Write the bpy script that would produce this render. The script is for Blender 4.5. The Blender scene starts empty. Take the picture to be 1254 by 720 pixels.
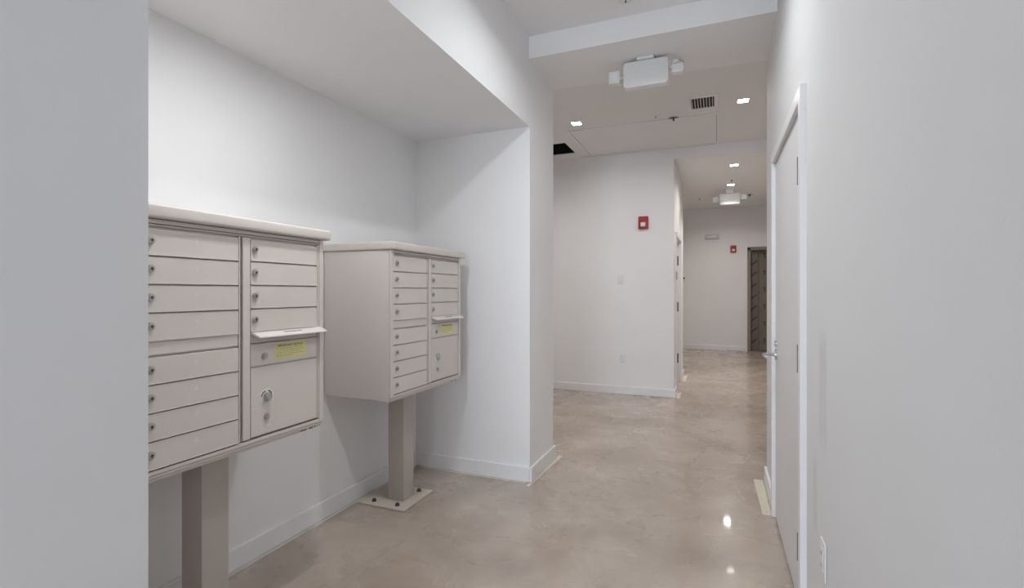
import bpy, bmesh, math, random
from mathutils import Vector, Matrix
random.seed(7)
SC = bpy.context.scene
COL = SC.collection

# ------------------------------------------------------------ camera
CAM_H = 1.295
F_PX = 610.0
cam_data = bpy.data.cameras.new('camera')
cam_data.sensor_width = 36.0
cam_data.lens = 36.0 * F_PX / 1254.0
cam_data.shift_y = -2.0 / 1254.0
cam_data.clip_start = 0.02
cam = bpy.data.objects.new('camera', cam_data)
COL.objects.link(cam)
cam.location = (0, 0, CAM_H)
cam.rotation_euler = (math.radians(90), 0, math.atan(251.0 / F_PX))
SC.camera = cam

# ------------------------------------------------------------ world, light levels, exposure
SC.view_settings.view_transform = 'Standard'
SC.view_settings.look = 'None'
SC.view_settings.exposure = 0.07
SC.view_settings.gamma = 1.0
SC.view_settings.use_curve_mapping = False
world = bpy.data.worlds.new('sky')
SC.world = world
world.use_nodes = True
bg = world.node_tree.nodes['Background']
bg.inputs['Color'].default_value = (0.78, 0.87, 1.0, 1)
bg.inputs['Strength'].default_value = 12.0
portal = bpy.data.lights.new('doorway_portal', 'AREA')
portal.shape = 'RECTANGLE'; portal.size = 1.5; portal.size_y = 2.5
portal.cycles.is_portal = True
po = bpy.data.objects.new('doorway_portal', portal); COL.objects.link(po)
po.location = (-0.43, -4.62, 1.35); po.rotation_euler = (math.radians(90), 0, 0)   # shines towards +Y
LAMP_NEAR = (10.5, (0.93, 0.97, 1.0))
FILL_BACK = (2.5, (0.93, 0.97, 1.0))
FILL_NICHE = (8.5, (0.95, 0.98, 1.0))
LAMP_ROOM = (8.8, (1.0, 0.975, 0.955))
LAMP_HALL = (10.0, (1.0, 0.95, 0.90))
LAMP_END = (13.0, (1.0, 0.945, 0.89))

# ------------------------------------------------------------ materials
def mat(name, col, rough=0.5, metal=0.0, noise=0.0, nscale=20.0, bump=0.0, bscale=200.0, spec=0.5, coat=0.0, emit=None):
    m = bpy.data.materials.new(name); m.use_nodes = True
    nt = m.node_tree; b = nt.nodes['Principled BSDF']
    b.inputs['Base Color'].default_value = (*col, 1)
    b.inputs['Roughness'].default_value = rough
    b.inputs['Metallic'].default_value = metal
    b.inputs['Specular IOR Level'].default_value = spec
    b.inputs['Coat Weight'].default_value = coat
    tc = nt.nodes.new('ShaderNodeTexCoord')
    if noise:
        n = nt.nodes.new('ShaderNodeTexNoise'); n.inputs['Scale'].default_value = nscale; n.inputs['Detail'].default_value = 4
        nt.links.new(tc.outputs['Object'], n.inputs['Vector'])
        r = nt.nodes.new('ShaderNodeValToRGB')
        r.color_ramp.elements[0].position = 0.3; r.color_ramp.elements[1].position = 0.7
        r.color_ramp.elements[0].color = (*[c * (1 - noise) for c in col], 1)
        r.color_ramp.elements[1].color = (*[min(1, c * (1 + noise)) for c in col], 1)
        nt.links.new(n.outputs['Fac'], r.inputs['Fac']); nt.links.new(r.outputs['Color'], b.inputs['Base Color'])
    if bump:
        n2 = nt.nodes.new('ShaderNodeTexNoise'); n2.inputs['Scale'].default_value = bscale; n2.inputs['Detail'].default_value = 2
        nt.links.new(tc.outputs['Object'], n2.inputs['Vector'])
        bp = nt.nodes.new('ShaderNodeBump'); bp.inputs['Strength'].default_value = bump; bp.inputs['Distance'].default_value = 0.002
        nt.links.new(n2.outputs['Fac'], bp.inputs['Height']); nt.links.new(bp.outputs['Normal'], b.inputs['Normal'])
    if emit:
        b.inputs['Emission Color'].default_value = (*emit[0], 1); b.inputs['Emission Strength'].default_value = emit[1]
    return m

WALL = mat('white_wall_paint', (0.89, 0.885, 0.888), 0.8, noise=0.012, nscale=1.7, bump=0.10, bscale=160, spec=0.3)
WALL_DIM = mat('white_wall_paint_dimmed', (0.79, 0.788, 0.79), 0.8, noise=0.012, nscale=1.7, bump=0.10, bscale=160, spec=0.3)  # left wall greyed in its colour to balance the strong near light
CEILF = mat('off_white_ceiling_paint', (0.835, 0.825, 0.815), 0.85, noise=0.012, nscale=1.5, bump=0.06)
CEIL = mat('white_ceiling_paint', (0.90, 0.893, 0.89), 0.85, noise=0.012, nscale=1.5, bump=0.06)
TRIM = mat('white_trim_enamel', (0.87, 0.865, 0.87), 0.35, noise=0.01, nscale=8)
DOORM = mat('white_door_enamel', (0.82, 0.81, 0.812), 0.5, noise=0.01, nscale=3)
ALM = mat('beige_powder_coat', (0.68, 0.626, 0.582), 0.48, noise=0.02, nscale=5, bump=0.12, bscale=900)
ALM_D = mat('beige_powder_coat_frame', (0.67, 0.615, 0.572), 0.5, noise=0.02, nscale=6, bump=0.1, bscale=900)
PED = mat('beige_pedestal_paint', (0.53, 0.48, 0.435), 0.5, noise=0.03, nscale=4, bump=0.1, bscale=700)
PLATE = mat('cream_base_plate_paint', (0.57, 0.505, 0.435), 0.55, noise=0.05, nscale=12)
GAP = mat('dark_gap', (0.26, 0.24, 0.225), 0.8, noise=0.05)
CHROME = mat('brushed_chrome', (0.62, 0.62, 0.62), 0.22, 1.0, noise=0.03, nscale=60)
LOCKM = mat('dull_lock_metal', (0.52, 0.50, 0.48), 0.42, 0.8, noise=0.05, nscale=80)
DARKM = mat('dark_bolt_metal', (0.10, 0.085, 0.07), 0.5, 0.6, noise=0.08, nscale=60)
YEL = mat('yellow_sticker', (0.76, 0.70, 0.30), 0.5, noise=0.02)
INK = mat('dark_ink', (0.10, 0.09, 0.08), 0.6, noise=0.03)
INKG = mat('grey_ink', (0.33, 0.31, 0.29), 0.6, noise=0.03)
INKP = mat('pale_ink', (0.78, 0.75, 0.73), 0.5, noise=0.03)
DECAL = mat('white_decal', (0.78, 0.77, 0.76), 0.4, noise=0.02)
TAPE = mat('cream_masking_tape', (0.70, 0.645, 0.52), 0.7, noise=0.06, nscale=30)
TAPEW = mat('pale_masking_tape', (0.70, 0.66, 0.62), 0.7, noise=0.05, nscale=30)
PLASTIC = mat('white_plastic', (0.80, 0.80, 0.79), 0.35, noise=0.01)
LENS = mat('clear_lens', (0.86, 0.87, 0.88), 0.12, noise=0.01, coat=0.4)
RED = mat('red_alarm_plastic', (0.40, 0.025, 0.02), 0.35, noise=0.05, nscale=40)
GREYP = mat('grey_wall_box', (0.68, 0.66, 0.65), 0.5, noise=0.03)
HINGE = mat('dull_hinge_metal', (0.16, 0.155, 0.15), 0.5, 0.5, noise=0.05, nscale=60)
BLACK = mat('black_void', (0.004, 0.004, 0.004), 0.9, noise=0.1)
VENTD = mat('vent_inside_dark', (0.02, 0.02, 0.02), 0.9, noise=0.1)
STEELB = mat('brown_steel_frame', (0.27, 0.22, 0.195), 0.45, 0.2, noise=0.06, nscale=9)
COVER = mat('brown_protective_cover', (0.20, 0.165, 0.14), 0.7, noise=0.10, nscale=7, bump=0.2, bscale=50)
COVER2 = mat('olive_protective_cover', (0.215, 0.19, 0.155), 0.7, noise=0.08, nscale=7, bump=0.2, bscale=50)
STRIPE = mat('dark_red_brown_strap', (0.085, 0.035, 0.025), 0.7, noise=0.1)
GLOW = mat('lit_downlight_lens', (0.9, 0.9, 0.9), 0.4, emit=((1.0, 0.98, 0.95), 22.0))
GASKET = mat('grey_door_seal', (0.34, 0.335, 0.335), 0.7, noise=0.03)
ASPH = mat('grey_pavement', (0.32, 0.31, 0.30), 0.9, noise=0.15, nscale=6)

def concrete():
    m = bpy.data.materials.new('polished_concrete'); m.use_nodes = True
    nt = m.node_tree; N = nt.nodes; L = nt.links; b = N['Principled BSDF']
    tc = N.new('ShaderNodeTexCoord')
    def noise(scale, det=6, dist=0.0, rough=0.55):
        n = N.new('ShaderNodeTexNoise'); n.inputs['Scale'].default_value = scale; n.inputs['Detail'].default_value = det
        n.inputs['Distortion'].default_value = dist; n.inputs['Roughness'].default_value = rough
        L.new(tc.outputs['Object'], n.inputs['Vector']); return n
    def ramp(src, stops):
        r = N.new('ShaderNodeValToRGB'); els = r.color_ramp.elements
        while len(els) < len(stops): els.new(0.5)
        for e, (p, c) in zip(els, stops): e.position = p; e.color = (*c, 1)
        L.new(src, r.inputs['Fac']); return r
    def mix(fac, a, bb, mode='MIX'):
        x = N.new('ShaderNodeMix'); x.data_type = 'RGBA'; x.blend_type = mode
        if isinstance(fac, float): x.inputs['Factor'].default_value = fac
        else: L.new(fac, x.inputs['Factor'])
        L.new(a, x.inputs['A']); L.new(bb, x.inputs['B']); return x.outputs['Result']
    big = ramp(noise(0.9, 4, 0.5).outputs['Fac'], [(0.36, (0.320, 0.253, 0.204)), (0.5, (0.446, 0.369, 0.309)), (0.64, (0.550, 0.473, 0.413))])
    mid = ramp(noise(3.2, 9, 0.5, 0.60).outputs['Fac'], [(0.30, (0.336, 0.271, 0.224)), (0.52, (0.454, 0.372, 0.311)), (0.72, (0.619, 0.529, 0.451))])
    c1 = mix(0.42, big.outputs['Color'], mid.outputs['Color'])
    fine = ramp(noise(26, 8, 0.4, 0.7).outputs['Fac'], [(0.3, (0.93, 0.93, 0.93)), (0.7, (1.05, 1.05, 1.05))])
    c2 = mix(0.8, c1, fine.outputs['Color'], 'MULTIPLY')
    # pale trowel blotches
    fl = ramp(noise(7.0, 8, 0.8, 0.68).outputs['Fac'], [(0.58, (0, 0, 0)), (0.80, (0.22, 0.22, 0.22))])
    pale = N.new('ShaderNodeRGB'); pale.outputs[0].default_value = (0.62, 0.55, 0.49, 1)
    c3 = mix(fl.outputs['Color'], c2, pale.outputs[0])
    L.new(c3, b.inputs['Base Color'])
    rr = ramp(noise(3.0, 5, 0.5).outputs['Fac'], [(0.3, (0.22, 0.22, 0.22)), (0.7, (0.34, 0.34, 0.34))])
    L.new(rr.outputs['Color'], b.inputs['Roughness'])
    b.inputs['Specular IOR Level'].default_value = 0.45
    b.inputs['Coat Weight'].default_value = 0.35; b.inputs['Coat Roughness'].default_value = 0.05
    bp = N.new('ShaderNodeBump'); bp.inputs['Strength'].default_value = 0.04; bp.inputs['Distance'].default_value = 0.01
    L.new(noise(7, 5).outputs['Fac'], bp.inputs['Height']); L.new(bp.outputs['Normal'], b.inputs['Normal'])
    return m
CONC = concrete()

def stained_wall():
    """right wall paint with two greyish scuffs of their own shape"""
    m = mat('white_wall_paint_dimmed_scuffed', (0.80, 0.797, 0.798), 0.75, noise=0.012, nscale=1.5, bump=0.10, bscale=160, spec=0.3)  # base colour greyed to balance the near light, scuffs are real
    nt = m.node_tree; N = nt.nodes; L = nt.links; b = N['Principled BSDF']
    base = b.inputs['Base Color'].links[0].from_socket
    tc = N.new('ShaderNodeTexCoord'); sp = N.new('ShaderNodeSeparateXYZ'); L.new(tc.outputs['Object'], sp.inputs[0])
    nz = N.new('ShaderNodeTexNoise'); nz.inputs['Scale'].default_value = 9; L.new(tc.outputs['Object'], nz.inputs['Vector'])
    def band(sock, c, hw, soft):
        s = N.new('ShaderNodeMath'); s.operation = 'SUBTRACT'; L.new(sock, s.inputs[0]); s.inputs[1].default_value = c
        a = N.new('ShaderNodeMath'); a.operation = 'ABSOLUTE'; L.new(s.outputs[0], a.inputs[0])
        r = N.new('ShaderNodeMapRange'); r.inputs['From Min'].default_value = hw; r.inputs['From Max'].default_value = hw + soft
        r.inputs['To Min'].default_value = 1; r.inputs['To Max'].default_value = 0; r.interpolation_type = 'SMOOTHSTEP'
        L.new(a.outputs[0], r.inputs['Value']); return r.outputs[0]
    def mul(a, c):
        x = N.new('ShaderNodeMath'); x.operation = 'MULTIPLY'; L.new(a, x.inputs[0])
        if isinstance(c, float): x.inputs[1].default_value = c
        else: L.new(c, x.inputs[1])
        return x.outputs[0]
    m1 = mul(band(sp.outputs['Y'], 1.865, 0.045, 0.03), band(sp.outputs['Z'], 0.98, 0.12, 0.10))
    m2 = mul(band(sp.outputs['Y'], 2.00, 0.02, 0.03), band(sp.outputs['Z'], 0.60, 0.09, 0.07))
    ad = N.new('ShaderNodeMath'); ad.operation = 'MAXIMUM'; L.new(m1, ad.inputs[0]); L.new(m2, ad.inputs[1])
    f = mul(mul(ad.outputs[0], nz.outputs['Fac']), 0.35)
    x = N.new('ShaderNodeMix'); x.data_type = 'RGBA'; L.new(f, x.inputs['Factor']); L.new(base, x.inputs['A'])
    x.inputs['B'].default_value = (0.40, 0.39, 0.38, 1); L.new(x.outputs['Result'], b.inputs['Base Color'])
    return m
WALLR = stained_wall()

# ------------------------------------------------------------ mesh helpers
def box(bm, lo, hi, bev=0.0, seg=1, rot=None, pivot=None):
    vs = [bm.verts.new((x, y, z)) for x in (lo[0], hi[0]) for y in (lo[1], hi[1]) for z in (lo[2], hi[2])]
    fs = [(0, 1, 3, 2), (4, 6, 7, 5), (0, 4, 5, 1), (2, 3, 7, 6), (0, 2, 6, 4), (1, 5, 7, 3)]
    faces = [bm.faces.new([vs[i] for i in f]) for f in fs]
    geo = list(vs)
    if bev > 0:
        edges = list({e for f in faces for e in f.edges})
        r = bmesh.ops.bevel(bm, geom=edges, offset=bev, segments=seg, affect='EDGES', profile=0.6)
        geo = list({v for f in r['faces'] for v in f.verts} | {v for v in vs if v.is_valid})
    if rot is not None:
        bmesh.ops.rotate(bm, verts=geo, cent=pivot or ((lo[0]+hi[0])/2, (lo[1]+hi[1])/2, (lo[2]+hi[2])/2), matrix=rot)
    return geo

def prism(bm, pts, z0, z1):
    """vertical prism over the polygon pts (x, y), counter-clockwise"""
    a = [bm.verts.new((x, y, z0)) for x, y in pts]; b = [bm.verts.new((x, y, z1)) for x, y in pts]
    n = len(pts)
    bm.faces.new(a[::-1]); bm.faces.new(b)
    for i in range(n): bm.faces.new((a[i], a[(i+1) % n], b[(i+1) % n], b[i]))

def cyl(bm, c, axis, r, h, n=20, r2=None, bev=0.0):
    """cylinder from c along axis ('X','Y','Z') by h"""
    R = {'X': Matrix.Rotation(math.radians(90), 4, 'Y'), 'Y': Matrix.Rotation(math.radians(-90), 4, 'X'), 'Z': Matrix.Identity(4)}[axis]
    m = Matrix.Translation(c) @ R @ Matrix.Translation((0, 0, h/2))
    g = bmesh.ops.create_cone(bm, cap_ends=True, segments=n, radius1=r, radius2=r if r2 is None else r2, depth=abs(h), matrix=m)
    if bev:
        es = [e for v in g['verts'] for e in v.link_edges if len({round((R.inverted() @ (w.co - Vector(c)).to_4d()).z, 5) for w in e.verts}) == 1]
        bmesh.ops.bevel(bm, geom=list(set(es)), offset=bev, segments=2, affect='EDGES')
    return g['verts']

def slab(bm, x0, x1, z0, z1, y0, y1, rad, n=5, bev=0.004):
    """rounded rectangle in X-Z, extruded along Y, with eased front and back edges"""
    def ring(y, ins):
        out = []
        for cx, cz, a0 in ((x1-rad, z1-rad, 0), (x0+rad, z1-rad, 90), (x0+rad, z0+rad, 180), (x1-rad, z0+rad, 270)):
            for k in range(n+1):
                t = math.radians(a0 + 90*k/n); out.append(bm.verts.new((cx+(rad-ins)*math.cos(t), y, cz+(rad-ins)*math.sin(t))))
        return out
    rs = [ring(y0, bev), ring(y0+bev*0.35, bev*0.3), ring(y0+bev, 0), ring(y1-bev, 0), ring(y1, bev)]
    bm.faces.new(rs[0]); bm.faces.new(rs[-1][::-1]); m = len(rs[0])
    for a, b in zip(rs, rs[1:]):
        for i in range(m): bm.faces.new((a[i], a[(i+1) % m], b[(i+1) % m], b[i]))

def tube(bm, pts, r, n=10):
    pts = [Vector(p) for p in pts]; rings = []
    for i, p in enumerate(pts):
        d = (pts[min(i+1, len(pts)-1)] - pts[max(i-1, 0)]).normalized()
        u = d.cross(Vector((0, 0, 1))); u = u.normalized() if u.length > 1e-4 else Vector((1, 0, 0)); v = d.cross(u)
        rings.append([bm.verts.new(p + (u*math.cos(t*2*math.pi/n) + v*math.sin(t*2*math.pi/n))*r) for t in range(n)])
    for a, b in zip(rings, rings[1:]):
        for i in range(n): bm.faces.new((a[i], a[(i+1) % n], b[(i+1) % n], b[i]))
    bm.faces.new(rings[0]); bm.faces.new(rings[-1][::-1])

def obj(name, bm, m, parent=None, smooth=False):
    bmesh.ops.recalc_face_normals(bm, faces=bm.faces)
    me = bpy.data.meshes.new(name); bm.to_mesh(me); bm.free()
    me.materials.append(m)
    if smooth:
        for p in me.polygons: p.use_smooth = True
        me.set_sharp_from_angle(angle=math.radians(35))
    o = bpy.data.objects.new(name, me); COL.objects.link(o)
    if parent: o.parent = parent
    return o

def bobj(name, lo, hi, m, parent=None, bev=0.0, seg=1, **k):
    bm = bmesh.new(); box(bm, lo, hi, bev, seg, **k); return obj(name, bm, m, parent, smooth=seg > 1)

def struct(name, boxes, m, parent=None, bev=0.0):
    bm = bmesh.new()
    for lo, hi in boxes: box(bm, lo, hi, bev)
    o = obj(name, bm, m, parent)
    if not parent: o['kind'] = 'structure'
    return o

def thing(name, loc, label, cat, group=None, rz=0):
    o = bpy.data.objects.new(name, None); COL.objects.link(o); o.location = loc; o.rotation_euler = (0, 0, rz)
    o.empty_display_size = 0.1
    return tag(o, label, cat, group)

def tag(o, label, cat, group=None):
    o['label'] = label; o['category'] = cat
    if group: o['group'] = group
    return o

def copy_tree(o, parent=None):
    c = o.copy(); COL.objects.link(c)
    if parent: c.parent = parent
    for ch in [x for x in COL.objects if x.parent == o]: copy_tree(ch, c)
    return c

def text_bm(s, size, depth=0.0004):
    cu = bpy.data.curves.new('t', 'FONT'); cu.body = s; cu.size = size; cu.extrude = depth/2
    cu.align_x = 'CENTER'; cu.align_y = 'CENTER'; cu.resolution_u = 3
    o = bpy.data.objects.new('t', cu); COL.objects.link(o)
    dg = bpy.context.evaluated_depsgraph_get(); me = bpy.data.meshes.new_from_object(o.evaluated_get(dg))
    bm = bmesh.new(); bm.from_mesh(me)
    bpy.data.objects.remove(o); bpy.data.meshes.remove(me); bpy.data.curves.remove(cu)
    # text plane (x right, y up) -> (Y right, Z up), facing +X
    bmesh.ops.transform(bm, matrix=Matrix(((0, 0, 1, 0), (1, 0, 0, 0), (0, 1, 0, 0), (0, 0, 0, 1))), verts=bm.verts)
    return bm

def text(name, s, size, pos, m, parent, bold=False):
    bm = text_bm(s, size); bmesh.ops.translate(bm, vec=pos, verts=bm.verts)
    return obj(name, bm, m, parent)

# ------------------------------------------------------------ the setting
XL, XN, XR = -1.18, -2.09, 0.315       # left wall face, niche back face, right wall face
YN0, YN1, YP = 0.723, 3.187, 3.712     # niche start, niche end wall, far side of the pier
YR = 3.81                              # end of the right wall
ZC, ZB, ZS, ZF = 3.03, 2.88, 2.425, 3.06   # ceiling, beam underside, niche soffit, far room ceiling
YF, XF = 6.40, -0.488                  # far wall face, its corner
YB = -2.6                              # made-up entrance wall
YE = 12.10                             # end wall
ZH, YH = 2.93, 9.35                    # hall ceiling, where it steps up
T = 0.15
struct('floor', [((-4.3, -4.65, -0.1), (2.1, 12.4, 0))], CONC)
# unseen passage runs back behind the camera to the made-up entrance
struct('wall_left', [((XN-T, -4.5, 0), (XL, YN0, ZC))], WALL_DIM)
struct('wall_niche', [((XN-T, YN0, 0), (XN, YN1, ZS))], WALL)
struct('wall_pier', [((XN-T, YN1, 0), (XL, YP, ZC))], WALL)
struct('wall_soffit', [((XN-T, YN0, ZS), (XL, YN1, ZC))], WALL)
D0, D1, DZ = 2.225, 3.225, 2.037      # doorway in the right wall (inner edge of the steel frame)
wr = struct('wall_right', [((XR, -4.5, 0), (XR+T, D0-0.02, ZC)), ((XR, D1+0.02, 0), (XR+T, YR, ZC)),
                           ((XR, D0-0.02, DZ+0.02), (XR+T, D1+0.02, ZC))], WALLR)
# unseen entrance behind the camera, made up to let daylight in
struct('wall_daylight_opening', [((XN-T, -4.65, 2.6), (XR+T, -4.5, ZC)), ((XN-T, -4.65, 0), (XL, -4.5, 2.6)), ((XR, -4.65, 0), (XR+T, -4.5, 2.6))], WALL)
struct('added_window_1', [((XL, -4.6, 0), (XR, -4.54, 0.10)), ((XL, -4.6, 2.55), (XR, -4.54, 2.6))] + [((x, -4.6, 0.10), (x+0.05, -4.54, 2.55)) for x in (XL, -0.46, XR-0.05)], STEELB)
struct('ceiling', [((XN-T, -4.65, ZC), (XR+T, 3.2, ZC+0.25))], CEIL)
# beam across the passage
bm = bmesh.new(); prism(bm, [(XL-0.02, 3.17), (XR, 3.165), (XR+T, 3.165), (XR+T, YR), (XR, YR), (XL-0.02, 3.725)], ZB, 3.35)
o = obj('ceiling_beam', bm, CEIL); o['kind'] = 'structure'
# big room beyond
HX0, HX1, HY0, HY1 = -2.35, -1.66, 5.68, 6.162
struct('ceiling_far_room', [((-4.3, 3.7, ZF), (2.1, HY0, ZF+0.3)), ((-4.3, HY1, ZF), (2.1, YF, ZF+0.3)),
                            ((-4.3, HY0, ZF), (HX0, HY1, ZF+0.3)), ((HX1, HY0, ZF), (2.1, HY1, ZF+0.3))], CEILF)
struct('ceiling_cavity', [((HX0-0.02, HY0-0.02, ZF+0.302), (HX1+0.02, HY1+0.02, ZF+0.34)), ((HX0-0.001, HY0-0.001, ZF+0.02), (HX0+0.004, HY1, ZF+0.3)),
                          ((HX1-0.004, HY0, ZF+0.02), (HX1+0.001, HY1, ZF+0.3)), ((HX0, HY1-0.004, ZF+0.012), (HX1, HY1+0.001, ZF+0.3)),
                          ((HX0, HY0-0.001, ZF+0.02), (HX1, HY0+0.004, ZF+0.3))], BLACK)
struct('wall_back_left', [((-4.3, YP-T, 0), (XN-T, YP, ZF))], WALL)
struct('wall_back_right', [((XR+T, YR-T, 0), (2.1, YR, ZF))], WALL)
struct('wall_far_left', [((-4.3, YP, 0), (-4.15, YE+0.3, 3.3))], WALL)
struct('wall_far_right', [((1.95, YR, 0), (2.1, YE+0.3, 3.3))], WALL)
HD0, HD1, HDZ = 6.74, 7.60, 2.02       # door recess in the left side of the hall
struct('wall_far', [((-4.15, YF, 0), (XF-T, YF+T, ZF+0.2)), ((XF-T, YF, 0), (XF, HD0-0.02, ZF+0.2)), ((XF-T, HD1+0.02, 0), (XF, 8.15, ZF)),
                    ((XF-T, HD0-0.02, HDZ+0.02), (XF, HD1+0.02, ZF)), ((-4.15, 8.0, 0), (XF-T, 8.15, ZF))], WALL)
struct('trim_1', [((XF, YF, ZH), (1.95, YF+0.12, ZF+0.2))], WALL)      # header over the hall opening
struct('ceiling_hall', [((XF, YF+0.12, ZH), (1.95, YH, ZH+0.5)), ((-4.3, 8.15, ZH), (XF, YH, ZH+0.5))], CEIL)
struct('ceiling_end', [((-4.3, YH, 3.19), (2.1, YE+0.3, 3.4))], CEIL)
EX0, EX1, EZ = 0.63, 1.60, 2.27
struct('wall_end', [((-4.15, YE, 0), (EX0, YE+0.3, 3.3)), ((EX1, YE, 0), (1.95, YE+0.3, 3.3)), ((EX0, YE, EZ), (EX1, YE+0.3, 3.3)),
                    ((EX0, YE+0.2, 0), (EX1, YE+0.3, EZ))], WALL)
struct('ground_outside', [((-8, -12, -0.14), (8, -4.65, -0.04))], ASPH)

# baseboards
BH, BT = 0.102, 0.016
def baseboard(name, x0, y0, x1, y1):
    bm = bmesh.new(); box(bm, (x0, y0, 0.001), (x1, y1, BH), 0.0025); o = obj(name, bm, TRIM); o['kind'] = 'structure'; return o
baseboard('baseboard_niche', XN, YN0, XN+BT, YN1)
baseboard('baseboard_niche_end', XN+BT, YN1-0.012, XL+0.0, YN1)
baseboard('baseboard_pier', XL, YN1-0.006, XL+BT, YP+BT)
baseboard('baseboard_pier_far', XN, YP, XL, YP+BT)
baseboard('baseboard_left', XL, -4.5, XL+BT, YN0)
baseboard('baseboard_right', XR-BT, D1+0.075, XR, YR+BT)
baseboard('baseboard_right_end', XR, YR, XR+T, YR+BT)
baseboard('baseboard_right_near', XR-BT, -4.5, XR, D0-0.075)
baseboard('baseboard_far', -4.1, YF-BT, XF+BT, YF)
baseboard('baseboard_hall', XF, YF, XF+BT, HD0-0.06)
baseboard('baseboard_hall_far', XF, HD1+0.06, XF+BT, 8.15+BT)
baseboard('baseboard_end', -4.1, YE-BT, EX0-0.05, YE)
baseboard('baseboard_end_right', EX1+0.05, YE-BT, 1.95, YE)

# ------------------------------------------------------------ steel-framed door in the right wall
FX = 0.292
dr = bpy.data.objects.new('door_1', None); COL.objects.link(dr); dr['kind'] = 'structure'; dr.location = (XR, D0, 0)
def rel(p, base): return tuple(a-b for a, b in zip(p, base))
DB = dr.location.copy()
def dpart(name, boxes, m, parent=dr, bev=0.0):
    bm = bmesh.new()
    for lo, hi in boxes: box(bm, rel(lo, DB), rel(hi, DB), bev)
    return obj(name, bm, m, parent)
dpart('door_frame', [((FX, D0-0.05, 0.001), (XR+0.08, D0, DZ+0.055)), ((FX, D1, 0.001), (XR+0.08, D1+0.05, DZ+0.055)),
                     ((FX, D0, DZ), (XR+0.08, D1, DZ+0.055))], TRIM, bev=0.0015)
leaf = dpart('door_leaf', [((0.311, D0+0.003, 0.012), (0.355, D1-0.003, DZ-0.006))], DOORM, bev=0.001)
dpart('door_seal', [((0.328, D0+0.0005, 0.001), (0.36, D1-0.0005, 0.0115)), ((0.335, D0+0.0005, DZ-0.005), (0.36, D1-0.0005, DZ-0.0005))], GASKET)
for z in (0.30, 1.035, 1.77):
    bm = bmesh.new(); cyl(bm, rel((FX-0.0004, D0+0.0035, z-0.055), DB), 'Z', 0.0022, 0.11, 8); box(bm, rel((FX-0.002, D0+0.0006, z-0.054), DB), rel((0.3105, D0+0.003, z+0.054), DB))
    obj('hinge', bm, HINGE, leaf)
# lever handle set near the latch edge
hy, hz = D1-0.07, 0.945
bm = bmesh.new(); cyl(bm, rel((0.311, hy, hz), DB), 'X', 0.031, -0.010, 28, bev=0.002)
hs = obj('handle_rose', bm, CHROME, leaf, True)
bm = bmesh.new()
tube(bm, [rel(p, DB) for p in [(0.303, hy, hz), (0.262, hy, hz), (0.250, hy-0.006, hz), (0.246, hy-0.022, hz), (0.247, hy-0.06, hz), (0.250, hy-0.112, hz-0.001)]], 0.0095, 12)
obj('lever_handle', bm, CHROME, leaf, True)
bm = bmesh.new(); cyl(bm, rel((0.311, hy, hz+0.062), DB), 'X', 0.0155, -0.012, 24, bev=0.002)
obj('lock_cylinder', bm, CHROME, leaf, True)
bm = bmesh.new(); box(bm, rel((0.295, D0+0.015, 0.006), DB), rel((0.311, D0+0.045, 0.016), DB), 0.002)
obj('door_stop', bm, CHROME, dr)

# hall door, seen edge-on
d2 = bpy.data.objects.new('door_2', None); COL.objects.link(d2); d2['kind'] = 'structure'; d2.location = (XF, HD0, 0); DB2 = d2.location.copy()
bm = bmesh.new()
for lo, hi in [((XF-0.12, HD0-0.05, 0.001), (XF+0.014, HD0, HDZ+0.05)), ((XF-0.12, HD1, 0.001), (XF+0.014, HD1+0.05, HDZ+0.05)), ((XF-0.12, HD0, HDZ), (XF+0.014, HD1, HDZ+0.05))]:
    box(bm, rel(lo, DB2), rel(hi, DB2), 0.0015)
obj('door_frame', bm, TRIM, d2)
bm = bmesh.new(); box(bm, rel((XF-0.115, HD0+0.003, 0.012), DB2), rel((XF-0.07, HD1-0.003, HDZ-0.004), DB2)); lf2 = obj('door_leaf', bm, DOORM, d2)
for z in (0.45, 1.11, 1.70):
    bm = bmesh.new(); box(bm, rel((XF+0.0145, HD0-0.012, z-0.06), DB2), rel((XF+0.032, HD0+0.010, z+0.06), DB2), 0.002); obj('hinge', bm, HINGE, d2)

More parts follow.
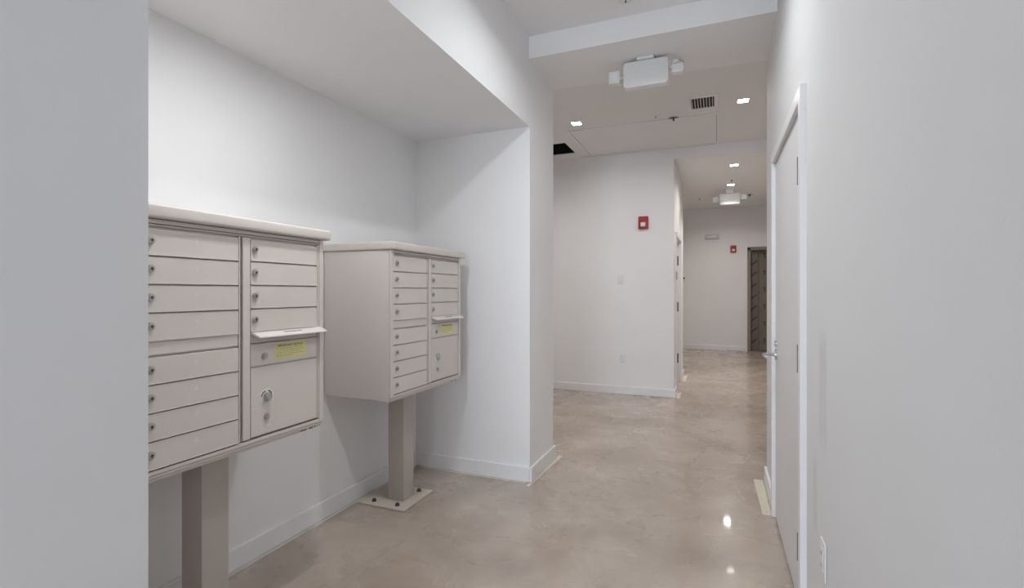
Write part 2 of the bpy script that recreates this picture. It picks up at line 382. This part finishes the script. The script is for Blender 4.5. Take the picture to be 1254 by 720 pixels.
# elevator entrance at the end of the hall
d3 = bpy.data.objects.new('door_3', None); COL.objects.link(d3); d3['kind'] = 'structure'; d3.location = (EX0, YE, 0); DB3 = d3.location.copy()
def d3box(name, boxes, m, parent=d3, bev=0.0, rot=None):
    bm = bmesh.new()
    for lo, hi in boxes: box(bm, rel(lo, DB3), rel(hi, DB3), bev, rot=rot)
    return obj(name, bm, m, parent)
d3box('door_frame', [((EX0-0.012, YE-0.012, 0.001), (EX0+0.055, YE+0.12, EZ)), ((EX1-0.055, YE-0.012, 0.001), (EX1+0.012, YE+0.12, EZ)),
                     ((EX0-0.012, YE-0.012, EZ-0.05), (EX1+0.012, YE+0.12, EZ+0.02))], STEELB, bev=0.002)
for k, (a, b_, mm) in enumerate([(EX0+0.056, EX0+0.215, COVER), (EX0+0.222, EX0+0.50, COVER2), (EX0+0.507, EX1-0.057, COVER)]):
    pnl = d3box('door_panel', [((a, YE+0.11, 0.012), (b_, YE+0.15, EZ-0.052))], mm, bev=0.003)
    if k == 0:
        for i in range(8):
            z = 0.22 + i*0.247
            rz = Matrix.Rotation(math.radians(-38), 3, 'Y')
            d3box('diagonal_strap', [((a+0.002, YE+0.103, z-0.013), (a+0.148, YE+0.111, z+0.013))], STRIPE, pnl, 0.002, rot=rz)
    if k == 1:
        for i in range(6):
            z = 0.24 + i*0.373
            bm = bmesh.new()
            cyl(bm, rel((a+0.11, YE+0.109, z+0.03), DB3), 'Y', 0.019, -0.012, 14); cyl(bm, rel((a+0.11, YE+0.109, z-0.035), DB3), 'Y', 0.014, -0.012, 14)
            box(bm, rel((a+0.104, YE+0.100, z-0.03), DB3), rel((a+0.116, YE+0.110, z+0.03), DB3))
            obj('fastener', bm, STRIPE, pnl)
d3box('threshold', [((EX0+0.056, YE-0.002, 0.0005), (EX1-0.056, YE+0.108, 0.010))], STEELB)

# ------------------------------------------------------------ cluster mailboxes
def mailbox(loc, label, numbered, polecy):
    root = thing('cluster_mailbox', loc, label, 'mailbox', 'free-standing cluster mailboxes in the niche')
    W, DP, Z0, Z1 = 0.783, 0.46, 0.724, 1.526
    v = lambda a: Z0 + a
    # cabinet shell, front plane of the doors is x = 0
    bm = bmesh.new(); box(bm, (-DP, 0, Z0-0.018), (-0.014, W, Z1), 0.004, 2); obj('cabinet', bm, ALM, root, True)
    # weather cap with a rounded lip
    bm = bmesh.new(); box(bm, (-DP-0.002, -0.012, Z1+0.0005), (0.022, W+0.028, Z1+0.044), 0.009, 3); obj('top_cap', bm, ALM, root, True)
    # face frame
    bm = bmesh.new(); F0, F1 = -0.0135, -0.001
    box(bm, (F0, 0.0, v(0.001)), (F1+0.002, 0.020, v(0.800)), 0.0015)
    box(bm, (F0, 0.760, v(0.001)), (F1+0.002, W, v(0.800)), 0.0015)
    box(bm, (F0, 0.0205, v(0.787)), (F1, 0.7595, v(0.800)), 0.001)
    box(bm, (F0, 0.0205, v(0.779)), (F1-0.004, 0.7595, v(0.7845)), 0.001)
    box(bm, (F0, 0.0205, v(0.0015)), (F1, 0.7595, v(0.013)), 0.001)
    obj('face_frame', bm, ALM_D, root)
    bm = bmesh.new(); box(bm, (F0, 0.378, v(0.0195)), (-0.001, 0.410, v(0.776)), 0.0015); box(bm, (F0, 0.7515, v(0.0195)), (-0.002, 0.7590, v(0.776)), 0.0015); box(bm, (F0, 0.3612, v(0.0195)), (0.0002, 0.3665, v(0.776)), 0.001)
    obj('centre_stile', bm, ALM, root)
    bm = bmesh.new(); box(bm, (-0.0137, 0.3665, v(0.0195)), (-0.0128, 0.3775, v(0.776))); box(bm, (-0.0137, 0.7470, v(0.0195)), (-0.0128, 0.7515, v(0.776))); box(bm, (-0.0137, 0.0, v(0.013)), (-0.0127, W, v(0.0195)))
    obj('shadow_gap', bm, GAP, root)
    # base rail under the doors, sloping back
    bm = bmesh.new(); box(bm, (-0.10, 0.002, Z0-0.0235), (-0.0125, W-0.002, Z0-0.0005), 0.003, 2); box(bm, (-0.0135, 0.004, Z0-0.010), (-0.004, W-0.002, Z0+0.0005), 0.002)
    rail = obj('base_rail', bm, ALM_D, root)
    bm = bmesh.new(); box(bm, (-0.0124, 0.655, Z0-0.0215), (-0.0108, 0.752, Z0-0.0115)); tg = obj('maker_plate', bm, INKP, rail)
    bm = bmesh.new(); box(bm, (-0.0108, 0.660, Z0-0.0195), (-0.0104, 0.698, Z0-0.0145)); box(bm, (-0.0108, 0.708, Z0-0.0195), (-0.0104, 0.733, Z0-0.0145)); cyl(bm, (-0.0108, 0.744, Z0-0.0165), 'X', 0.0035, 0.001, 10)
    obj('plate_printing', bm, INK, rail)
    def lock(par, u, z, r=0.0125):
        bm = bmesh.new(); cyl(bm, (-0.002, u, z), 'X', r, 0.008, 22, bev=0.0015); cyl(bm, (0.0058, u, z), 'X', r*0.60, 0.0022, 16)
        l = obj('lock', bm, LOCKM, par, True)
        return l
    def keyway(par, u, z):
        bm = bmesh.new(); cyl(bm, (0.0079, u, z), 'X', 0.0048, 0.0003, 12); box(bm, (0.0079, u-0.0013, z-0.007), (0.0083, u+0.0013, z+0.001))
        obj('keyway', bm, DARKM, par)
    def door(u0, u1, z0, z1, num=None):
        g = 0.0028
        bm = bmesh.new(); box(bm, (-0.0125, u0+0.001, z0+0.0013), (-0.0015, u1-0.001, z1-g-0.0028), 0.0012, 2)
        # turned-out lip along the lower edge
        box(bm, (-0.011, u0+0.001, z0-0.0016), (0.0012, u1-0.001, z0+0.0012), 0.0005)
        d = obj('compartment_door', bm, ALM, root, False)
        lz = (z0+z1)/2 + 0.001
        lu = u0+0.031 if u0 < 0.3 else u0+0.018
        lock(d, lu, lz); keyway(d, lu, lz)
        if num:
            text('number', num, 0.026, (-0.0013, (u0+u1)/2+0.01, lz+0.006), INKP, d)
        return d
    L = [0.776, 0.688, 0.599, 0.510, 0.420]
    for i in range(4): door(0.0215, 0.3605, v(L[i+1]), v(L[i]), numbered[i] if numbered else None)
    L2 = [0.373, 0.286, 0.198, 0.110, 0.020]
    for i in range(4): door(0.0215, 0.3605, v(L2[i+1]), v(L2[i]), numbered[4+i] if numbered else None)
    bm = bmesh.new(); box(bm, (-0.0125, 0.0225, v(0.3755)), (-0.004, 0.3595, v(0.4175)), 0.001); obj('filler_strip', bm, ALM_D, root)
    R = [0.776, 0.691, 0.601, 0.512, 0.423]
    for i in range(4): door(0.4115, 0.7475, v(R[i+1]), v(R[i]))
    # outgoing mail slot: hinged hood that stands proud, tilted
    bm = bmesh.new()
    prof = [(-0.006, v(0.422)), (0.030, v(0.4045)), (0.033, v(0.3995)), (0.030, v(0.3985)), (-0.006, v(0.416))]
    for u0, u1 in ((0.412, 0.772),):
        A = [bm.verts.new((x, u0 if i in (0, 4) else u0+0.012, z)) for i, (x, z) in enumerate(prof)]
        B = [bm.verts.new((x, u1 if i not in (0, 4) else u1-0.004, z)) for i, (x, z) in enumerate(prof)]
        bm.faces.new(A); bm.faces.new(B[::-1])
        for i in range(5): bm.faces.new((A[i], A[(i+1) % 5], B[(i+1) % 5], B[i]))
    hood = obj('outgoing_mail_hood', bm, ALM, root)
    bm = text_bm('OUTGOING MAIL', 0.0115)
    # lie the lettering on the sloping top of the hood
    bmesh.ops.rotate(bm, verts=bm.verts, cent=(0, 0, 0), matrix=Matrix.Rotation(math.radians(-64), 3, 'Y'))
    bmesh.ops.translate(bm, vec=(0.0135, 0.60, v(0.4131)), verts=bm.verts)
    obj('hood_lettering', bm, INK, hood)
    bm = bmesh.new(); box(bm, (-0.0125, 0.4125, v(0.379)), (-0.005, 0.7475, v(0.421)), 0.0008); obj('slot_panel', bm, ALM_D, root)
    # outgoing compartment door
    bm = bmesh.new(); box(bm, (-0.0125, 0.4125, v(0.2915)), (-0.0015, 0.7465, v(0.3745)), 0.0018, 2); box(bm, (-0.011, 0.4125, v(0.2885)), (0.0018, 0.7465, v(0.2912)), 0.0006)
    od = obj('outgoing_door', bm, ALM, root)
    lock(od, 0.472, v(0.326), 0.0125)
    bm = bmesh.new(); box(bm, (-0.0015, 0.519, v(0.305)), (-0.0007, 0.682, v(0.366))); obj('notice_sticker', bm, YEL, od)
    text('sticker_heading', 'IMPORTANT NOTICE', 0.0135, (-0.0004, 0.6005, v(0.3565)), INK, od)
    bm = bmesh.new()
    for i, (a, b2) in enumerate([(0.528, 0.668), (0.528, 0.674), (0.528, 0.655), (0.528, 0.672), (0.528, 0.610)]):
        z = v(0.3455 - i*0.0078); x = a
        while x < b2 - 0.004:
            w = random.uniform(0.006, 0.016); box(bm, (-0.0007, x, z-0.0011), (-0.0004, min(x+w, b2), z+0.0011)); x += w+0.0035
    obj('sticker_small_print', bm, INKG, od)
    # parcel door
    bm = bmesh.new(); box(bm, (-0.0125, 0.4125, v(0.0225)), (-0.0015, 0.7465, v(0.2865)), 0.0018, 2)
    pd = obj('parcel_door', bm, ALM, root)
    cz = v(0.165)
    bm = bmesh.new(); cyl(bm, (-0.0015, 0.483, cz), 'X', 0.033, 0.0006, 36); obj('key_dial_decal', bm, DECAL, pd)
    bm = bmesh.new()
    for a0, a1 in ((25, 70), (110, 165)):
        for k in range(6):
            t = math.radians(a0 + (a1-a0)*k/5); c = (-0.0006, 0.483+0.0245*math.cos(t), cz+0.0245*math.sin(t))
            cyl(bm, c, 'X', 0.0028, 0.0004, 8)
    obj('dial_arrows', bm, INK, pd)
    bm = bmesh.new(); cyl(bm, (-0.001, 0.483, cz), 'X', 0.0175, 0.014, 28, bev=0.003); cyl(bm, (0.0128, 0.483, cz), 'X', 0.009, 0.002, 20)
    obj('parcel_lock', bm, LOCKM, pd, True)
    lock(pd, 0.483, v(0.089), 0.0125)
    for (uc, zc, w) in ((0.440, 0.128, 0.040), (0.470, 0.115, 0.018), (0.497, 0.118, 0.020), (0.460, 0.048, 0.022), (0.492, 0.052, 0.022)):
        bm = bmesh.new(); box(bm, (-0.0015, uc-w/2, v(zc)-0.0012), (-0.0011, uc+w/2, v(zc)+0.0012)); obj('faint_print', bm, INKP, pd)
    # pedestal
    cx, cyy, s = -0.215, polecy, 0.056
    bm = bmesh.new(); box(bm, (cx-s, cyy-s, 0.0125), (cx+s, cyy+s, Z0-0.0185), 0.004, 2); ped = obj('pedestal', bm, PED, root, True)
    bm = bmesh.new(); box(bm, (cx-0.205, cyy-0.165, 0.001), (cx+0.133, cyy+0.165, 0.0122), 0.002); bp = obj('base_plate', bm, PLATE, root)
    for sx, sy in ((-1, -1), (1, -1), (1, 1), (-1, 1)):
        bm = bmesh.new(); px, py = cx-0.03+sx*0.085, cyy+sy*0.118
        cyl(bm, (px, py, 0.0122), 'Z', 0.015, 0.002, 18); cyl(bm, (px, py, 0.0142), 'Z', 0.012, 0.011, 6); cyl(bm, (px, py, 0.0252), 'Z', 0.006, 0.004, 10)
        obj('anchor_bolt', bm, DARKM, bp)
    bm = bmesh.new(); box(bm, (cx-0.11, cyy-0.11, Z0-0.0235), (cx+0.11, cyy+0.11, Z0-0.0185)) ; obj('mounting_flange', bm, ALM_D, root)
    return root
mailbox((-1.62, 0.947, 0), 'nearer beige cluster mailbox, its left end cut off by the white wall', '12345678', 0.388)
mailbox((-1.62, 2.229, 0), 'farther beige cluster mailbox standing whole beside the white pier with its side showing', None, 0.400)

# ------------------------------------------------------------ masking tape left on the floor
def tape(pts, label, m=TAPE):
    bm = bmesh.new(); prism(bm, pts, 0.0003, 0.0013)
    return tag(obj('masking_tape', bm, m), label, 'tape', 'masking tape strips along the baseboards')
tape([(XN+BT, 0.75), (XN+BT+0.024, 0.75), (XN+BT+0.020, 3.13), (XN+BT, 3.13)], 'long pale masking tape strip on floor under the mailboxes along niche wall', TAPEW)
tape([(XN+0.05, YN1-0.030), (-1.70, YN1-0.034), (-1.20, YN1-0.030), (-1.20, YN1-0.013), (XN+0.05, YN1-0.013)], 'thin pale masking tape strip along the niche end wall', TAPEW)
tape([(XL+0.004, 3.176), (XL-0.004, 3.125), (XL+BT+0.006, 3.105), (XL+BT+0.034, 3.80), (XL+BT+0.0005, 3.80), (XL+BT+0.0005, 3.176)], 'cream masking tape strip beside the baseboard of the pier')
tape([(0.238, 3.83), (0.234, 3.80), (0.246, 3.235), (0.292, 3.245), (0.292, 3.83)], 'cream masking tape strip on floor at latch side of the white door')
tape([(XF+BT+0.002, 6.40), (XF+BT+0.05, 6.38), (XF+BT+0.05, 6.80), (XF+BT+0.004, 6.72)], 'short cream tape strip at corner of the far wall')
tape([(XF+BT+0.002, 7.68), (XF+BT+0.05, 7.64), (XF+BT+0.05, 8.20), (XF+BT+0.002, 8.18)], 'short cream tape strip beyond the hall door')

# ------------------------------------------------------------ downlights
def downlight(x, y, z, power, label, group, s=0.062, spread=150):
    t = thing('downlight', (x, y, z), label, 'ceiling light', group)
    bm = bmesh.new(); w = s
    for lo, hi in (((-w, -w, -0.004), (w, -w*0.72, -0.0002)), ((-w, w*0.72, -0.004), (w, w, -0.0002)), ((-w, -w*0.72, -0.004), (-w*0.72, w*0.72, -0.0002)), ((w*0.72, -w*0.72, -0.004), (w, w*0.72, -0.0002))):
        box(bm, lo, hi)
    obj('trim_ring', bm, PLASTIC, t)
    bm = bmesh.new(); box(bm, (-w*0.71, -w*0.71, -0.0032), (w*0.71, w*0.71, -0.0004)); obj('lens', bm, GLOW, t)
    l = bpy.data.lights.new('lamp', 'AREA'); l.shape = 'SQUARE'; l.size = w*1.4; l.energy = power[0]; l.color = power[1]; l.spread = math.radians(spread)
    lo = bpy.data.objects.new('lamp', l); COL.objects.link(lo); lo.parent = t; lo.location = (0, 0, -0.006)
    return t
RG = 'square ceiling downlights'
downlight(-0.38, 2.3, ZC, LAMP_NEAR, 'unseen square downlight in the passage ceiling in front of the white door', RG, spread=152)  # out of view, placed to light the niche end and the door
downlight(-0.2, -0.7, ZC, FILL_BACK, 'added unseen square downlight in the passage ceiling just behind the camera', RG)  # invented lamp, gives the passage some light from the rear
downlight(-0.2, -2.4, ZC, FILL_BACK, 'added unseen square downlight near the made-up entrance behind the camera', RG)  # second invented lamp at the rear, never in view
downlight(-1.27, 1.42, ZS, FILL_NICHE, 'added unseen square downlight in the niche soffit over the nearer mailbox', RG, spread=175)  # lamp added just out of view to brighten the niche
downlight(-1.356, 5.066, ZF, LAMP_ROOM, 'lit square downlight at left by the dark ceiling opening', RG, spread=168)
downlight(0.222, 5.046, ZF, LAMP_ROOM, 'lit square downlight to the right of the ceiling vent', RG, spread=168)
downlight(-3.0, 5.06, ZF, LAMP_ROOM, 'square downlight in the hidden left part of the far room', RG)
downlight(0.204, 6.997, ZH, LAMP_HALL, 'nearer lit square downlight in the hall ceiling', RG)
downlight(0.195, 8.25, ZH, LAMP_HALL, 'farther lit square downlight just above the far emergency light', RG, spread=115)
downlight(0.19, 10.6, 3.19, LAMP_END, 'square downlight hidden behind the far emergency light', RG)
downlight(-2.4, 10.4, 3.19, LAMP_END, 'square downlight in the hidden left part of the end hall', RG)

# ------------------------------------------------------------ emergency lights
def emergency(loc, label, far=False):
    t = thing('emergency_light', loc, label, 'emergency light', 'white two-headed emergency lights on the ceiling')
    dz = 0.055 if far else 0.0      # the far one hangs lower on a deeper mount
    bm = bmesh.new(); slab(bm, -0.148, 0.148, -0.192-dz, -0.018-dz, -0.035, 0.035, 0.026, bev=0.006)
    obj('housing', bm, PLASTIC, t, True)
    bm = bmesh.new(); box(bm, (-0.055, -0.055, -0.0175-dz), (0.055, 0.055, -0.0005), 0.004, 2); obj('ceiling_mount', bm, PLASTIC, t, True)
    for s in (-1, 1):
        bm = bmesh.new()
        zc = (-0.105 if s < 0 else -0.085) - dz
        cyl(bm, (s*0.149, 0.0, zc), 'X', 0.013, s*0.022, 14)
        bmesh.ops.create_uvsphere(bm, u_segments=14, v_segments=8, radius=0.018, matrix=Matrix.Translation((s*0.172, 0.0, zc)))
        obj('swivel', bm, PLASTIC, t, True)
        cx = s*0.206
        hb = bmesh.new()
        if s < 0 or far:
            slab(hb, cx-0.043, cx+0.036 if s < 0 else cx+0.043, zc-0.042, zc+0.042, -0.038, 0.03, 0.012, bev=0.005)
            hd = obj('lamp_head', hb, PLASTIC, t, True)
            bm = bmesh.new(); box(bm, (cx-0.032, -0.041, zc-0.031), (cx+0.027, -0.0375, zc+0.031), 0.0015); obj('lamp_lens', bm, LENS, hd)
            bm = bmesh.new(); cyl(bm, (cx-0.003, -0.041, zc), 'Y', 0.017, -0.004, 20, r2=0.012)
            obj('bulb', bm, LENS, hd, True)
        else:
            R = Matrix.Rotation(math.radians(-40), 3, 'X')
            cyl(hb, (cx-0.010, 0.0, zc+0.012), 'Z', 0.036, 0.026, 22, r2=0.026)
            slab(hb, cx-0.040, cx+0.036, zc-0.048, zc+0.010, -0.032, 0.034, 0.012, bev=0.005)
            hd = obj('lamp_head', hb, PLASTIC, t, True)
            bm = bmesh.new(); box(bm, (cx+0.004, -0.036, zc+0.016), (cx+0.044, -0.030, zc+0.021), 0.001, rot=Matrix.Rotation(math.radians(38), 3, 'Y')); obj('head_gap', bm, GAP, hd)
    return t
emergency((-0.445, 3.475, ZB), 'large white two-headed emergency light under the near beam')
emergency((0.185, 8.60, ZH), 'small-looking white two-headed emergency light far down the hall ceiling', True)

# ------------------------------------------------------------ ceiling vent, sprinklers, access panel
v = thing('ceiling_vent', (-0.123, 4.955, ZF), 'white slatted air vent in far ceiling beside right downlight', 'vent')
bm = bmesh.new()
for lo, hi in (((-0.13, -0.165, -0.008), (0.13, -0.135, -0.0003)), ((-0.13, 0.135, -0.008), (0.13, 0.165, -0.0003)), ((-0.13, -0.135, -0.008), (-0.10, 0.135, -0.0003)), ((0.10, -0.135, -0.008), (0.13, 0.135, -0.0003))): box(bm, lo, hi, 0.001)
obj('vent_frame', bm, CEIL, v)
bm = bmesh.new(); box(bm, (-0.0995, -0.1345, -0.003), (0.0995, 0.1345, -0.0003)); obj('vent_backing', bm, VENTD, v)
for i in range(8):
    x = -0.088 + i*0.0252
    bm = bmesh.new(); box(bm, (x-0.0045, -0.134, -0.018), (x-0.0025, 0.134, -0.003), rot=Matrix.Rotation(math.radians(22), 3, 'Y')); obj('slat', bm, CEIL, v)

def sprinkler(loc, label, pale=True, r=0.04, s=1.0):
    t = thing('sprinkler', loc, label, 'sprinkler', 'fire sprinklers in the ceilings')
    bm = bmesh.new(); cyl(bm, (0, 0, -0.0005), 'Z', r, -0.006*s, 24, r2=r*0.8); obj('escutcheon', bm, PLASTIC if pale else HINGE, t, True)
    bm = bmesh.new(); cyl(bm, (0, 0, -0.006), 'Z', 0.011*s, -0.022*s, 12); cyl(bm, (0, 0, -0.006-0.030*s), 'Z', 0.017*s, -0.003, 16)
    for q in (-1, 1): tube(bm, [(q*0.009*s, 0, -0.02*s), (q*0.014*s, 0, -0.03*s), (q*0.004*s, 0, -0.037*s)], 0.0022*s, 6)
    obj('sprinkler_head', bm, DARKM, t, True)
    return t
sprinkler((-0.50, 2.985, ZC), 'small dark sprinkler at the top edge of the picture on the near ceiling', True, 0.045, 0.3)
sprinkler((-0.567, 5.157, ZF), 'pale round sprinkler plate left of the dark sprinkler, above the ceiling panel', True, 0.07, 0.35)
sprinkler((-0.406, 5.285, ZF), 'dark sprinkler head at the edge of the ceiling access panel', False, 0.05, 0.6)
sprinkler((0.197, 7.896, ZH), 'tiny sprinkler between the two hall downlights', True, 0.035, 0.6)
sprinkler((-0.281, 9.26, ZH), 'tiny sprinkler left of the far emergency light', True, 0.03, 0.6)
sprinkler((0.504, 9.20, ZH), 'tiny dark sprinkler right of the far emergency light', False, 0.04, 0.8)

ap = thing('ceiling_access_panel', (-0.75, 5.815, ZF), 'wide white access panel set in the far room ceiling', 'access panel')
hx, hy_ = 0.757, 0.515
bm = bmesh.new(); box(bm, (-hx+0.012, -hy_+0.012, -0.006), (hx-0.012, hy_-0.012, -0.0005)); obj('panel_board', bm, CEILF, ap)
bm = bmesh.new()
for lo, hi in (((-hx-0.012, -hy_-0.012, -0.010), (hx+0.012, -hy_+0.006, -0.0004)), ((-hx-0.012, hy_-0.006, -0.010), (hx+0.012, hy_+0.012, -0.0004)),
               ((-hx-0.012, -hy_+0.006, -0.010), (-hx+0.006, hy_-0.006, -0.0004)), ((hx-0.006, -hy_+0.006, -0.010), (hx+0.012, hy_-0.006, -0.0004))): box(bm, lo, hi, 0.001)
obj('panel_rim', bm, TRIM, ap)
bm = bmesh.new()
for lo, hi in ((((-hx+0.006), -hy_+0.006, -0.0035), (hx-0.006, -hy_+0.0118, -0.0005)), ((-hx+0.006, hy_-0.0118, -0.0035), (hx-0.006, hy_-0.006, -0.0005)),
               ((-hx+0.006, -hy_+0.012, -0.0035), (-hx+0.0118, hy_-0.012, -0.0005)), ((hx-0.0118, -hy_+0.012, -0.0035), (hx-0.006, hy_-0.012, -0.0005))): box(bm, lo, hi)
obj('reveal', bm, GASKET, ap)

# ------------------------------------------------------------ wall devices (all face -Y unless told)
def strobe(loc, label):
    t = thing('fire_strobe', loc, label, 'fire alarm', 'red fire alarm strobes')
    bm = bmesh.new(); box(bm, (-0.060, -0.035, -0.080), (0.060, -0.001, 0.080), 0.012, 3); h = obj('housing', bm, RED, t, True)
    bm = bmesh.new(); box(bm, (-0.030, -0.062, -0.050), (0.030, -0.0355, 0.002), 0.013, 3); obj('strobe_lens', bm, LENS, t, True)
    bm = bmesh.new(); box(bm, (-0.042, -0.0385, 0.030), (0.042, -0.0352, 0.066), 0.001); obj('horn_grille', bm, RED, t)
    return t
strobe((-0.852, YF, 2.165), 'larger-looking red fire alarm strobe on the far white wall')
strobe((0.335, YE, 2.255), 'distant red fire alarm strobe left of the elevator doorway')

def outlet(loc, rz, label, face='outlet'):
    t = thing('wall_outlet' if face == 'outlet' else 'wall_plate', loc, label, 'outlet' if face == 'outlet' else 'wall plate', None, rz)
    bm = bmesh.new(); box(bm, (-0.037, -0.007, -0.059), (0.037, -0.0006, 0.059), 0.003, 2); obj('cover_plate', bm, PLASTIC, t, True)
    if face == 'outlet':
        bm = bmesh.new(); box(bm, (-0.018, -0.0088, -0.036), (0.018, -0.0069, 0.036), 0.001); rc = obj('receptacle', bm, TRIM, t)
        for zc in (-0.019, 0.019):
            for a, b_ in ((-0.008, -0.005), (0.005, 0.008)):
                bm = bmesh.new(); box(bm, (a, -0.0092, zc-0.005), (b_, -0.0087, zc+0.005)); obj('slot', bm, INK, rc)
    elif face == 'switch':
        bm = bmesh.new(); box(bm, (-0.008, -0.014, -0.012), (0.008, -0.0069, 0.012), 0.002); obj('toggle', bm, TRIM, t)
    else:
        bm = bmesh.new(); cyl(bm, (0, -0.0068, 0.02), 'Y', 0.020, -0.012, 14); obj('key_button', bm, DARKM, t)
    return t
outlet((-1.107, YF, 0.46), 0, 'white outlet low on the far wall')
outlet((-1.138, YF, 1.46), 0, 'faint white blank plate midway up the far wall', 'switch')
outlet((-0.70, YE, 1.60), 0, 'distant wall plate with dark button beside the hall corner', 'button')
outlet((XR, 1.835, 0.45), math.radians(-90), 'white outlet low on the near right wall beside the door')
t = thing('card_reader', (XF, 6.60, 1.50), 'small pale reader with dark stripe beside the hall door', 'card reader', None, math.radians(90))
bm = bmesh.new(); box(bm, (-0.035, -0.018, -0.075), (0.035, -0.0006, 0.075), 0.004, 2); obj('reader_body', bm, PLASTIC, t, True)
bm = bmesh.new(); box(bm, (-0.02, -0.024, -0.045), (0.02, -0.0178, 0.055), 0.002); obj('reader_window', bm, DARKM, t)
t = thing('wall_fixture', (-0.10, YE, 2.55), 'pale grey horizontal fixture high on the end wall', 'wall fixture')
bm = bmesh.new(); box(bm, (-0.15, -0.05, -0.055), (0.15, -0.001, 0.055), 0.018, 3); obj('fixture_body', bm, GREYP, t, True)
bm = bmesh.new(); box(bm, (-0.085, -0.058, -0.03), (0.085, -0.0495, 0.02), 0.004, 2); obj('front_cover', bm, PLASTIC, t, True)

bpy.context.view_layer.update()
